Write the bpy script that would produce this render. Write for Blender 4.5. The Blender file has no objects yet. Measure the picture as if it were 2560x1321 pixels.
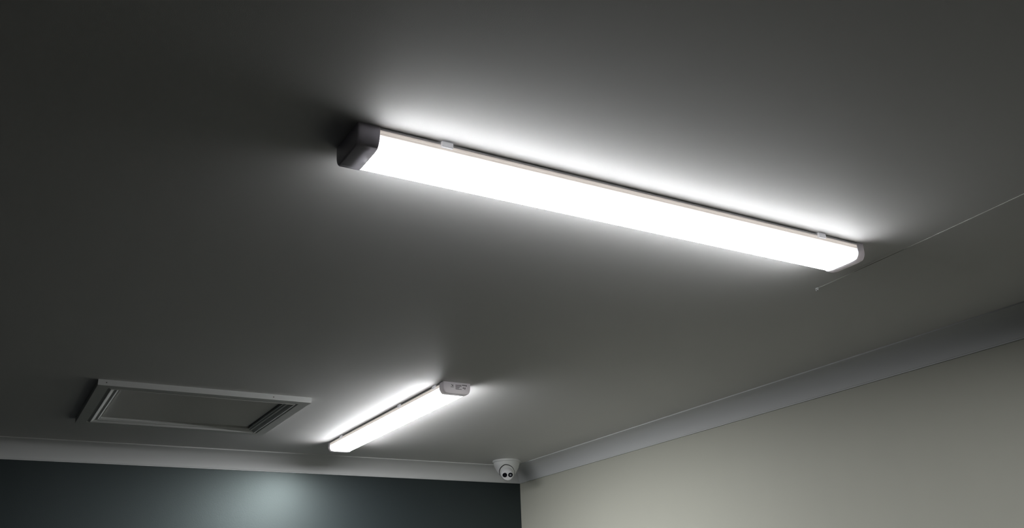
import bpy, bmesh, math, random
from mathutils import Vector, Matrix

# ---------------------------------------------------------------- camera, world, exposure
# lengths below are in U (ceiling height above the lens = 1 U); the lens is 1.6 m above the floor
U = 0.8
EYE = 1.6
sc = bpy.context.scene
C = sc.collection

cam_d = bpy.data.cameras.new('camera')
cam_d.sensor_width = 36.0
cam_d.lens = 2284.84 / 2560 * 36.0
cam_d.clip_start = 0.02
cam = bpy.data.objects.new('camera', cam_d)
C.objects.link(cam)
rt = Vector((0.86554048, -0.49947686, -0.03691256))
up = Vector((-0.1552469, -0.33763639, 0.92838573))
fw = Vector((0.47617022, 0.79782487, 0.3697802))
m = Matrix((rt, up, -fw)).transposed().to_4x4()
m.translation = (0, 0, EYE)
cam.matrix_world = m
sc.camera = cam

w = bpy.data.worlds.new('world')
sc.world = w
w.use_nodes = True
w.node_tree.nodes['Background'].inputs[0].default_value = (0.75, 0.85, 1.0, 1)
w.node_tree.nodes['Background'].inputs[1].default_value = 0.0

LAMP = 47.0         # radiance of the lit diffusers
LAMP_FAR = 98.0
sc.view_settings.view_transform = 'Standard'
sc.view_settings.look = 'None'
sc.view_settings.gamma = 1.0
sc.view_settings.use_curve_mapping = False
sc.view_settings.exposure = 0.0


def W(x, y, h):
    return Vector((x * U, y * U, EYE + h * U))


# ---------------------------------------------------------------- materials
def mat(name, col, rough=0.5, spec=0.5, bump=0.0, scale=400.0, emit=0.0, ecol=None, var=0.0, coat=0.0):
    mt = bpy.data.materials.new(name)
    mt.use_nodes = True
    nt = mt.node_tree
    b = nt.nodes['Principled BSDF']
    b.inputs['Base Color'].default_value = (*col, 1)
    b.inputs['Roughness'].default_value = rough
    b.inputs['Specular IOR Level'].default_value = spec
    b.inputs['Coat Weight'].default_value = coat
    tc = nt.nodes.new('ShaderNodeTexCoord')
    if var > 0:
        n = nt.nodes.new('ShaderNodeTexNoise')
        n.inputs['Scale'].default_value = 3.0
        n.inputs['Detail'].default_value = 3.0
        nt.links.new(tc.outputs['Object'], n.inputs['Vector'])
        mx = nt.nodes.new('ShaderNodeMix')
        mx.data_type = 'RGBA'
        mx.inputs[6].default_value = (*[c * (1 - var) for c in col], 1)
        mx.inputs[7].default_value = (*[min(1, c * (1 + var)) for c in col], 1)
        nt.links.new(n.outputs['Fac'], mx.inputs[0])
        nt.links.new(mx.outputs[2], b.inputs['Base Color'])
    if bump > 0:
        n = nt.nodes.new('ShaderNodeTexNoise')
        n.inputs['Scale'].default_value = scale
        n.inputs['Detail'].default_value = 2.0
        nt.links.new(tc.outputs['Object'], n.inputs['Vector'])
        bp = nt.nodes.new('ShaderNodeBump')
        bp.inputs['Strength'].default_value = bump
        bp.inputs['Distance'].default_value = 0.001
        nt.links.new(n.outputs['Fac'], bp.inputs['Height'])
        nt.links.new(bp.outputs['Normal'], b.inputs['Normal'])
    if emit > 0:
        b.inputs['Emission Color'].default_value = (*(ecol or col), 1)
        b.inputs['Emission Strength'].default_value = emit
    return mt


M = dict(
    ceiling=mat('ceiling_paint', (0.76, 0.755, 0.75), 0.62, 0.4, bump=0.12, scale=500, var=0.015),
    cornice=mat('cornice_paint', (0.66, 0.67, 0.67), 0.7, 0.3, bump=0.05, scale=300, var=0.01),
    cream=mat('cream_wall_paint', (0.51, 0.51, 0.44), 0.6, 0.28, bump=0.12, scale=260, var=0.015),
    charcoal=mat('charcoal_wall_paint', (0.011, 0.015, 0.018), 0.43, 0.75, bump=0.15, scale=260, var=0.03),
    dim=mat('dark_wall_paint', (0.015, 0.015, 0.015), 0.8, 0.3, bump=0.1, scale=260),
    floor=mat('dark_floor', (0.014, 0.014, 0.013), 0.7, 0.3, bump=0.3, scale=120),
    timber=mat('white_gloss_trim', (0.74, 0.75, 0.74), 0.65, 0.3, bump=0.03, scale=150),
    panel=mat('white_hatch_panel', (0.84, 0.83, 0.81), 0.8, 0.2, bump=0.05, scale=300),
    plastic=mat('white_plastic', (0.78, 0.78, 0.79), 0.4, 0.4, bump=0.02, scale=500),
    cap=mat('grey_white_plastic', (0.82, 0.80, 0.86), 0.45, 0.4, bump=0.02, scale=500),
    cap_thick=mat('thick_grey_plastic', (0.84, 0.80, 0.90), 0.5, 0.4, bump=0.02, scale=500),
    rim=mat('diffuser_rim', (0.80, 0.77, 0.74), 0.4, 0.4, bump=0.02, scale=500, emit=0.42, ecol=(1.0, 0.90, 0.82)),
    lit=mat('lit_diffuser', (0.9, 0.9, 0.9), 0.4, 0.3, emit=LAMP, ecol=(0.985, 0.995, 1.01)),
    lit_far=mat('lit_diffuser_far', (0.9, 0.9, 0.9), 0.4, 0.3, emit=LAMP_FAR, ecol=(0.985, 0.995, 1.01)),
    clip=mat('glowing_clip', (0.85, 0.85, 0.87), 0.35, 0.5, bump=0.02, scale=500, emit=0.22, ecol=(0.95, 0.95, 1.0)),
    ink=mat('grey_print', (0.09, 0.09, 0.10), 0.6, 0.2, bump=0.02),
    nail=mat('nail_head', (0.10, 0.09, 0.08), 0.5, 0.4, bump=0.02),
    housing=mat('camera_white', (0.72, 0.73, 0.72), 0.4, 0.4, bump=0.02, scale=500),
    black=mat('black_rubber_and_shade', (0.006, 0.006, 0.007), 0.6, 0.3, bump=0.02),
    glass=mat('black_lens_glass', (0.008, 0.008, 0.012), 0.08, 0.6, bump=0.01, coat=0.5),
    led=mat('grey_reflector', (0.30, 0.31, 0.33), 0.25, 0.6, bump=0.02),
    cord=mat('pale_cord', (0.60, 0.60, 0.57), 0.6, 0.3, bump=0.05, scale=800),
)
# end caps are thin plastic that lets a little of the lamp through
nt_ = M['cap'].node_tree
tr_ = nt_.nodes.new('ShaderNodeBsdfTranslucent')
tr_.inputs['Color'].default_value = (1.0, 0.93, 0.88, 1)
mx_ = nt_.nodes.new('ShaderNodeMixShader')
mx_.inputs[0].default_value = 0.012
nt_.links.new(nt_.nodes['Principled BSDF'].outputs[0], mx_.inputs[1])
nt_.links.new(tr_.outputs[0], mx_.inputs[2])
nt_.links.new(mx_.outputs[0], nt_.nodes['Material Output'].inputs['Surface'])
# the light boards shine downwards, so the upper side walls of a diffuser glow far less than its face
for k_, e_ in (('lit', LAMP), ('lit_far', LAMP_FAR)):
    nt_ = M[k_].node_tree
    tc_ = nt_.nodes.new('ShaderNodeTexCoord')
    sx_ = nt_.nodes.new('ShaderNodeSeparateXYZ')
    mr_ = nt_.nodes.new('ShaderNodeMapRange')
    mr_.interpolation_type = 'SMOOTHSTEP'
    nt_.links.new(tc_.outputs['Object'], sx_.inputs[0])
    nt_.links.new(sx_.outputs['Z'], mr_.inputs['Value'])
    mr_.inputs['From Min'].default_value = -0.0225 * U if k_ == 'lit' else -0.026 * U
    mr_.inputs['From Max'].default_value = -0.0435 * U if k_ == 'lit' else -0.0465 * U
    mr_.inputs['To Min'].default_value = 1.6
    mr_.inputs['To Max'].default_value = e_
    nt_.links.new(mr_.outputs[0], nt_.nodes['Principled BSDF'].inputs['Emission Strength'])
M['charcoal'].node_tree.nodes['Principled BSDF'].inputs['Specular Tint'].default_value = (0.84, 1.0, 0.98, 1)


# ---------------------------------------------------------------- helpers
def link(name, bm, mt, parent=None, smooth=None, origin=None):
    """bmesh in world coordinates -> one mesh object, origin moved to `origin`"""
    bmesh.ops.remove_doubles(bm, verts=bm.verts, dist=1e-6)
    bmesh.ops.recalc_face_normals(bm, faces=bm.faces)
    if origin is None and parent is not None:
        origin = parent['_w']
    o0 = Vector(origin) if origin is not None else Vector((0, 0, 0))
    bmesh.ops.translate(bm, verts=bm.verts, vec=-o0)
    me = bpy.data.meshes.new(name)
    bm.to_mesh(me)
    bm.free()
    me.materials.append(M[mt])
    o = bpy.data.objects.new(name, me)
    C.objects.link(o)
    if parent is not None:
        o.parent = parent
        o.location = o0 - Vector(parent['_w'])
    else:
        o.location = o0
    o['_w'] = list(o0)
    if smooth is not None:
        for p in me.polygons:
            p.use_smooth = True
        me.set_sharp_from_angle(angle=math.radians(smooth))
    return o


def tag(o, label, cat, group=None):
    o['label'] = label
    o['category'] = cat
    if group:
        o['group'] = group
    return o


def thing(name, loc, label, cat, group=None):
    o = bpy.data.objects.new(name, None)
    C.objects.link(o)
    o.empty_display_size = 0.05
    o.location = loc
    o['_w'] = list(loc)
    return tag(o, label, cat, group)


def structure(o):
    o['kind'] = 'structure'
    return o


def box(bm, a, b):
    a, b = Vector(a), Vector(b)
    vs = [bm.verts.new((x, y, z)) for x in (a.x, b.x) for y in (a.y, b.y) for z in (a.z, b.z)]
    for f in ((0, 1, 3, 2), (4, 6, 7, 5), (0, 4, 5, 1), (2, 3, 7, 6), (0, 2, 6, 4), (1, 5, 7, 3)):
        bm.faces.new([vs[i] for i in f])


def prism(bm, rings, closed=True, caps=True):
    """loft a list of equal-length rings of points"""
    vr = [[bm.verts.new(p) for p in r] for r in rings]
    n = len(vr[0])
    for a, b in zip(vr, vr[1:]):
        for i in range(n if closed else n - 1):
            j = (i + 1) % n
            bm.faces.new((a[i], a[j], b[j], b[i]))
    if caps:
        bm.faces.new(vr[0])
        bm.faces.new(vr[-1][::-1])
    return vr


def lathe(bm, prof, centre, axis, seg=48):
    """prof: (radius, distance along axis)"""
    ax = Vector(axis).normalized()
    e1 = ax.orthogonal().normalized()
    e2 = ax.cross(e1)
    c = Vector(centre)
    rows = []
    for r, t in prof:
        if r < 1e-7:
            rows.append([bm.verts.new(c + ax * t)])
        else:
            rows.append([bm.verts.new(c + ax * t + (e1 * math.cos(2 * math.pi * k / seg) + e2 * math.sin(2 * math.pi * k / seg)) * r) for k in range(seg)])
    for a, b in zip(rows, rows[1:]):
        for k in range(seg):
            j = (k + 1) % seg
            q = [a[k % len(a)], a[j % len(a)], b[j % len(b)], b[k % len(b)]]
            q = list(dict.fromkeys(q))
            if len(q) > 2:
                bm.faces.new(q)


def tube(bm, pts, r, seg=10):
    pts = [Vector(p) for p in pts]
    rings = []
    for i, p in enumerate(pts):
        d = (pts[min(i + 1, len(pts) - 1)] - pts[max(i - 1, 0)]).normalized()
        e1 = d.cross(Vector((0.0, 0.02, 1))).normalized()
        e2 = d.cross(e1)
        rr = r[i] if isinstance(r, (list, tuple)) else r
        rings.append([p + (e1 * math.cos(2 * math.pi * k / seg) + e2 * math.sin(2 * math.pi * k / seg)) * rr for k in range(seg)])
    prism(bm, rings)


# ---------------------------------------------------------------- room shell
XR, YB = 3.215, 5.397          # faces of the cream wall and the charcoal wall
XL, YF = -2.6, -2.6
T = 0.1
HF = -EYE / U                  # floor level


def slab(name, a, b, mt):
    bm = bmesh.new()
    box(bm, W(*a), W(*b))
    return structure(link(name, bm, mt))


slab('ceiling', (XL - T, YF - T, 1), (XR + T, YB + T, 1 + T), 'ceiling')
slab('floor', (XL - T, YF - T, HF - T), (XR + T, YB + T, HF), 'floor')
slab('wall_back', (XL - T, YB, HF), (XR, YB + T, 1), 'charcoal')
slab('wall_right', (XR, YF - T, HF), (XR + T, YB + T, 1), 'cream')
slab('wall_left', (XL - T, YF, HF), (XL, YB, 1), 'dim')
slab('wall_front', (XL - T, YF - T, HF), (XR, YF, 1), 'dim')

# cornice profile: (distance out from the wall, drop below the ceiling)
CP = [(0.0, 0.0), (0.108, 0.0), (0.108, 0.0045), (0.103, 0.0065)]
p0, p1 = Vector((0.1015, 0.0075)), Vector((0.0085, 0.0925))
for i in range(1, 16):
    t = i / 16
    q = p0.lerp(p1, t)
    nrm = Vector((-(p1 - p0).y, (p1 - p0).x)).normalized()
    s = 4 * t * (1 - t) * 0.019
    cand = q + nrm * s
    if cand.x + cand.y > q.x + q.y:
        cand = q - nrm * s
    CP.append((cand.x, cand.y))
CP += [(0.0085, 0.0925), (0.0065, 0.0945), (0.0065, 0.0985), (0.0, 0.0985)]

bm = bmesh.new()
prism(bm, [[W(XL, YB - a, 1 - d) for a, d in CP], [W(XR - a, YB - a, 1 - d) for a, d in CP]])
structure(link('trim_1', bm, 'cornice', smooth=25))
bm = bmesh.new()
prism(bm, [[W(XR - a, YB - a, 1 - d) for a, d in CP], [W(XR - a, YF, 1 - d) for a, d in CP]])
structure(link('trim_2', bm, 'cornice', smooth=25))


# ---------------------------------------------------------------- linear ceiling lights
WD = 0.128     # width across


def batten_profile(outset=0.0, depth=0.048, top=0.0):
    """open cross-section, from the ceiling down one side, across and up the other"""
    o = outset
    half = [(-o, top), (-o + 0.0005, 0.024)]
    for k in range(1, 7):
        a = k / 6 * math.radians(62)
        half.append((-o + 0.0005 + 0.022 * (1 - math.cos(a)) * 1.05, 0.024 + (depth + o - 0.024) * math.sin(a) / math.sin(math.radians(62)) * 0.93))
    half.append((0.026, depth + o))
    return half + [(WD - x, d) for x, d in half[::-1]]


def make_light(F, L, cap0, cap1, clips, label, mark=False):
    """F(u, v, d) maps metres-in-U along / across / down to the world"""
    root = thing('ceiling_light', F(L / 2, WD / 2, 0), label, 'ceiling light', 'linear ceiling lights')
    # base tray
    bm = bmesh.new()
    tray = [(0.0005, 0.0), (0.0, 0.001), (-0.0015, 0.0040), (-0.0015, 0.0065), (0.001, 0.0075)]
    tray = tray + [(WD - x, d) for x, d in tray[::-1]]
    prism(bm, [[F(cap0 * 0.9, v, d) for v, d in tray], [F(L - cap1 * 0.9, v, d) for v, d in tray]])
    link('base_tray', bm, 'plastic', root, smooth=30)
    # diffuser rim; light leaking through the plastic is put in as faint emission
    bm = bmesh.new()
    rim = [(0.002, 0.0075), (-0.0006, 0.0080), (-0.0006, 0.0112), (0.0004, 0.0118), (0.0004, 0.0132), (-0.0008, 0.0138), (-0.0008, 0.0185), (0.001, 0.0195)]
    rim = rim + [(WD - x, d) for x, d in rim[::-1]]
    prism(bm, [[F(cap0 * 0.9, v, d) for v, d in rim], [F(L - cap1 * 0.9, v, d) for v, d in rim]])
    link('diffuser_rim', bm, 'rim', root, smooth=30)
    # lit diffuser
    bm = bmesh.new()
    dif = batten_profile(0.0, 0.048, 0.0196)
    prism(bm, [[F(cap0 * 0.95, v, d) for v, d in dif], [F(L - cap1 * 0.95, v, d) for v, d in dif]])
    link('diffuser', bm, 'lit_far' if mark else 'lit', root, smooth=50)
    # end caps
    for u0, u1, inner in ((0.0, cap0, 1), (L, L - cap1, -1)):
        bm = bmesh.new()
        big = batten_profile(0.0022, 0.048)
        cx_, cd = WD / 2, 0.024
        def shr(s):
            return [(cx_ + (v - cx_) * s, d if i in (0, len(big) - 1) else max(0.0, d - (1 - s) * 0.05)) for i, (v, d) in enumerate(big)]
        e = 0.004 * inner
        rings = [[F(u0, v, d) for v, d in shr(0.955)],
                 [F(u0 + e * 0.3, v, d) for v, d in shr(0.98)],
                 [F(u0 + e, v, d) for v, d in big],
                 [F(u1 - e * 0.2, v, d) for v, d in big],
                 [F(u1, v, d) for v, d in shr(0.985)]]
        prism(bm, rings)
        c = link('end_cap', bm, 'cap_thick' if inner == 1 and not mark else 'cap', root, smooth=50)
        if mark and inner == 1:
            # small printed rating text and approval marks on the end face
            bm = bmesh.new()
            def bar(v0, d0, v1, d1):
                box(bm, F(-0.0006, v0, d0), F(0.0002, v1, d1))
            random.seed(4)
            # tick mark over a short word
            for k in range(5):
                bar(0.036 + k * 0.0016, 0.0105 + k * 0.0013, 0.0385 + k * 0.0016, 0.0125 + k * 0.0013)
            bar(0.0440, 0.0105, 0.0455, 0.0185)
            for k in range(4):
                bar(0.0345 + k * 0.0034, 0.0205, 0.0368 + k * 0.0034, 0.0228)
            # lines of fine print
            for r, n in enumerate((9, 9, 6, 5, 9)):
                x = 0.057
                for k in range(n):
                    wd = random.uniform(0.0018, 0.0034)
                    bar(x, 0.0105 + r * 0.0044, x + wd, 0.0126 + r * 0.0044)
                    x += wd + 0.0007
            # bold word with round mark and class symbols on the far side
            for k in range(5):
                bar(0.0890 + k * 0.0036, 0.0085, 0.0918 + k * 0.0036, 0.0118)
            bar(0.1075, 0.0085, 0.1115, 0.0135)
            for k in range(2):
                x = 0.0925 + k * 0.0075
                bar(x + 0.0018, 0.0185, x + 0.0032, 0.0235)
                bar(x, 0.0205, x + 0.005, 0.0223)
                bar(x, 0.0235, x + 0.005, 0.0250)
            bar(0.0985, 0.0265, 0.1045, 0.0280)
            link('printed_marks', bm, 'ink', c)['label'] = 'small dark rating text and approval marks'
    # spring clips along the visible long side, lamp light on them put in as emission
    for u in clips:
        bm = bmesh.new()
        pr = [(0.004, 0.0005), (-0.0060, 0.0005), (-0.0078, 0.0020), (-0.0078, 0.0125), (-0.0066, 0.0142), (0.0005, 0.0142), (0.0005, 0.0105), (0.004, 0.0105)]
        prism(bm, [[F(u - 0.0135, v, d) for v, d in pr], [F(u + 0.0135, v, d) for v, d in pr]])
        link('clip', bm, 'clip', root, smooth=30)
    return root


make_light(lambda u, v, d: W(0.588 + u, 1.594 + v, 1 - d), 1.556, 0.050, 0.030, (0.2065, 1.378),
           'large lit white linear batten light nearest the camera, upper middle of the ceiling')
make_light(lambda u, v, d: W(1.702 + v, 3.466 + u, 1 - d), 1.468, 0.040, 0.030, (0.090, 0.471, 1.254),
           'lit linear batten light right of the ceiling hatch with printed near end cap', mark=True)

# ---------------------------------------------------------------- ceiling access hatch
HX0, HX1, HY0, HY1 = 0.386, 1.277, 3.954, 4.743
HB = 0.0243
hatch = thing('ceiling_hatch', W((HX0 + HX1) / 2, (HY0 + HY1) / 2, 1),
              'square white framed access hatch with moulded edges in the ceiling left of the small light', 'ceiling hatch')
FP = [(0.0, 0.0), (0.0, HB - 0.001), (0.001, HB), (0.0440, HB), (0.0465, 0.0190), (0.0475, 0.0188), (0.0580, 0.0250), (0.0600, 0.0250),
      (0.0640, 0.0235), (0.0700, 0.0205), (0.0760, 0.0165), (0.0800, 0.0160), (0.0850, 0.0182), (0.0870, 0.0178), (0.0925, 0.0135), (0.0970, 0.0130), (0.0972, 0.0006)]
bm = bmesh.new()
corners = [lambda o: (HX0 + o, HY0 + o), lambda o: (HX1 - o, HY0 + o), lambda o: (HX1 - o, HY1 - o), lambda o: (HX0 + o, HY1 - o)]
rings = [[W(*c(o), 1 - d) for o, d in FP] for c in corners]
prism(bm, rings + [rings[0]], caps=False, closed=True)
fr = link('frame', bm, 'timber', hatch, smooth=20)
bm = bmesh.new()
box(bm, W(HX0 + 0.1035, HY0 + 0.1035, 1 - 0.0045), W(HX1 - 0.1035, HY1 - 0.1035, 1))
link('panel', bm, 'panel', hatch)
bm = bmesh.new()
gp = [(0.0974, 0.0), (0.0974, 0.0008), (0.1034, 0.0008), (0.1034, 0.0)]  # black ring laid in the gap to stand for its shadow
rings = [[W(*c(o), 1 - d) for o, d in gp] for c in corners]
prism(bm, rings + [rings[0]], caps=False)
link('gap_shadow', bm, 'black', hatch)['label'] = 'black strip for the shadow in the gap around the hatch panel'
for x in (0.418, 1.105):
    bm = bmesh.new()
    lathe(bm, [(0, -0.0004), (0.0016, -0.0004), (0.0020, 0.0), (0.0020, 0.001)], W(x, HY0 - 0.0002, 1 - 0.012), (0, 1, 0), 12)
    link('nail_head', bm, 'nail', fr)['label'] = 'dark nail head'

# ---------------------------------------------------------------- dome security camera
CX, CY = 2.965, 5.135
cctv = thing('security_camera', W(CX, CY, 1), 'white turret security camera on the ceiling in the corner of the charcoal and cream walls', 'security camera')
bm = bmesh.new()
lathe(bm, [(0, 0), (0.088 * U, 0), (0.090 * U, 0.002 * U), (0.090 * U, 0.008 * U), (0.088 * U, 0.012 * U), (0.084 * U, 0.014 * U)], W(CX, CY, 1), (0, 0, -1), 64)
link('mounting_plate', bm, 'housing', cctv, smooth=35)
bm = bmesh.new()
lathe(bm, [(0.082, 0.010), (0.084, 0.014), (0.082, 0.028), (0.076, 0.048), (0.068, 0.066), (0.060, 0.080), (0.052, 0.090), (0.040, 0.097), (0.022, 0.101), (0, 0.102)] and
      [(r * U, t * U) for r, t in [(0.0, 0.0125), (0.083, 0.0135), (0.084, 0.017), (0.081, 0.032), (0.074, 0.050), (0.065, 0.068), (0.056, 0.082), (0.046, 0.092), (0.034, 0.098), (0.018, 0.101), (0, 0.102)]],
      W(CX, CY, 1), (0, 0, -1), 64)
hs = link('housing', bm, 'housing', cctv, smooth=35)
for sx, sy in ((0.062, -0.046),):
    bm = bmesh.new()
    p = W(CX + sx, CY + sy, 1 - 0.036)
    d = Vector((sx, sy, -0.02)).normalized()
    lathe(bm, [(0, -0.004), (0.0036, -0.004), (0.0036, 0.0016), (0, 0.0018)], p, d, 16)
    link('screw_cover', bm, 'black', hs)

# eyeball: truncated sphere whose flat face looks down towards the room
NB = Vector((-0.40, -0.80, -0.42)).normalized()
BC = W(2.938, 5.083, 0.905)
RB = 0.041 * U
bm = bmesh.new()
pf = []
for k in range(0, 25):
    a = math.pi * k / 24
    t = -math.cos(a) * RB
    if t < RB * 0.62:
        pf.append((math.sin(a) * RB, t))
rf = math.sqrt(RB ** 2 - (RB * 0.62) ** 2)
pf += [(rf, RB * 0.62), (rf * 0.95, RB * 0.66), (rf * 0.90, RB * 0.67), (0, RB * 0.67)]
lathe(bm, pf, BC, NB, 48)
eye = link('camera_ball', bm, 'plastic', cctv, smooth=35)
side = NB.cross(Vector((0, 0, 1))).normalized()
if side.dot(rt) < 0:
    side = -side
upf = side.cross(NB).normalized()
if upf.z < 0:
    upf = -upf
# dark gap where the ball leaves the housing: an arch cut over the ball
from mathutils.bvhtree import BVHTree
bv = BVHTree.FromPolygons([hs.matrix_basis @ v.co + Vector(cctv.location) for v in hs.data.vertices], [tuple(p.vertices) for p in hs.data.polygons])
arc, rr = [], []
for k in range(33):
    t = -1 + 2 * k / 32
    a = math.radians(90 - t * 112)
    R = RB * (1.16 + 0.34 * max(0.0, 1 - abs(t + 0.12) * 1.5))
    st = BC + side * (math.cos(a) * R) + upf * (math.sin(a) * R) + NB * 0.2
    hit = bv.ray_cast(st, -NB)
    if hit[0] is not None:
        arc.append(hit[0] + NB * 0.0002)
        rr.append(0.0009 + 0.0012 * max(0, math.cos((t + 0.35) * 1.6)))
if len(arc) > 3:
    bm = bmesh.new()
    tube(bm, arc, rr)
    link('socket_gap', bm, 'black', hs, smooth=60, origin=cctv['_w'])
for s, mt_, nm in ((-1, 'glass', 'lens_window'), (1, 'glass', 'infrared_window')):
    c = BC + NB * (RB * 0.67) + side * (s * RB * 0.43) + upf * (RB * 0.06)
    bm = bmesh.new()
    lathe(bm, [(0, 0.0012), (0.0085, 0.0010), (0.0115, 0.0006), (0.0122, -0.001)], c, NB, 32)
    wn = link(nm, bm, mt_, eye, smooth=35)
    if s == 1:
        bm = bmesh.new()
        lathe(bm, [(0.0, 0.0014), (0.0030, 0.0016), (0.0046, 0.0015), (0.0052, 0.0008), (0.0, 0.0006)], c, NB, 32)
        link('reflector_ring', bm, 'led', wn, smooth=35)

# ---------------------------------------------------------------- thin cord stretched from a small hook
A = Vector((2.3069, 1.9204))
B = Vector((2.2350, 1.0800))
dirv = (B - A).normalized()
pts, rad = [], []
L = 2.6
for i in range(61):
    t = i / 60
    p = A + dirv * (L * t) + Vector((1, 0)) * 0.004 * math.sin(math.pi * min(1, t * L / 0.84))
    sag = 0.003 + 0.004 * math.sin(math.pi * t)
    pts.append(W(p.x, p.y, 1 - sag))
    rad.append(0.0009)
bm = bmesh.new()
tube(bm, pts, rad)
cord = tag(link('string', bm, 'cord', smooth=60, origin=W(A.x, A.y, 1)), 'thin pale string running across the ceiling from a small hook beside the big light', 'string')
bm = bmesh.new()
hk = []
for k in range(15):
    a = math.radians(-60 + k * 20)
    hk.append(W(A.x, A.y, 1 - 0.0055) + Vector((0, math.cos(a) * 0.0042, math.sin(a) * 0.0042)))
tube(bm, [W(A.x, A.y + 0.006, 1.0)] + hk[::-1], 0.0011)
link('hook', bm, 'plastic', cord, smooth=60)
bm = bmesh.new()
tube(bm, [W(A.x, A.y, 0.9965), W(A.x - 0.004, A.y - 0.006, 0.994), W(A.x - 0.002, A.y - 0.016, 0.9975), W(A.x + 0.001, A.y - 0.020, 0.9970)], 0.0009)
link('knot_tail', bm, 'cord', cord, smooth=60)

for o in bpy.data.objects:
    if '_w' in o:
        del o['_w']
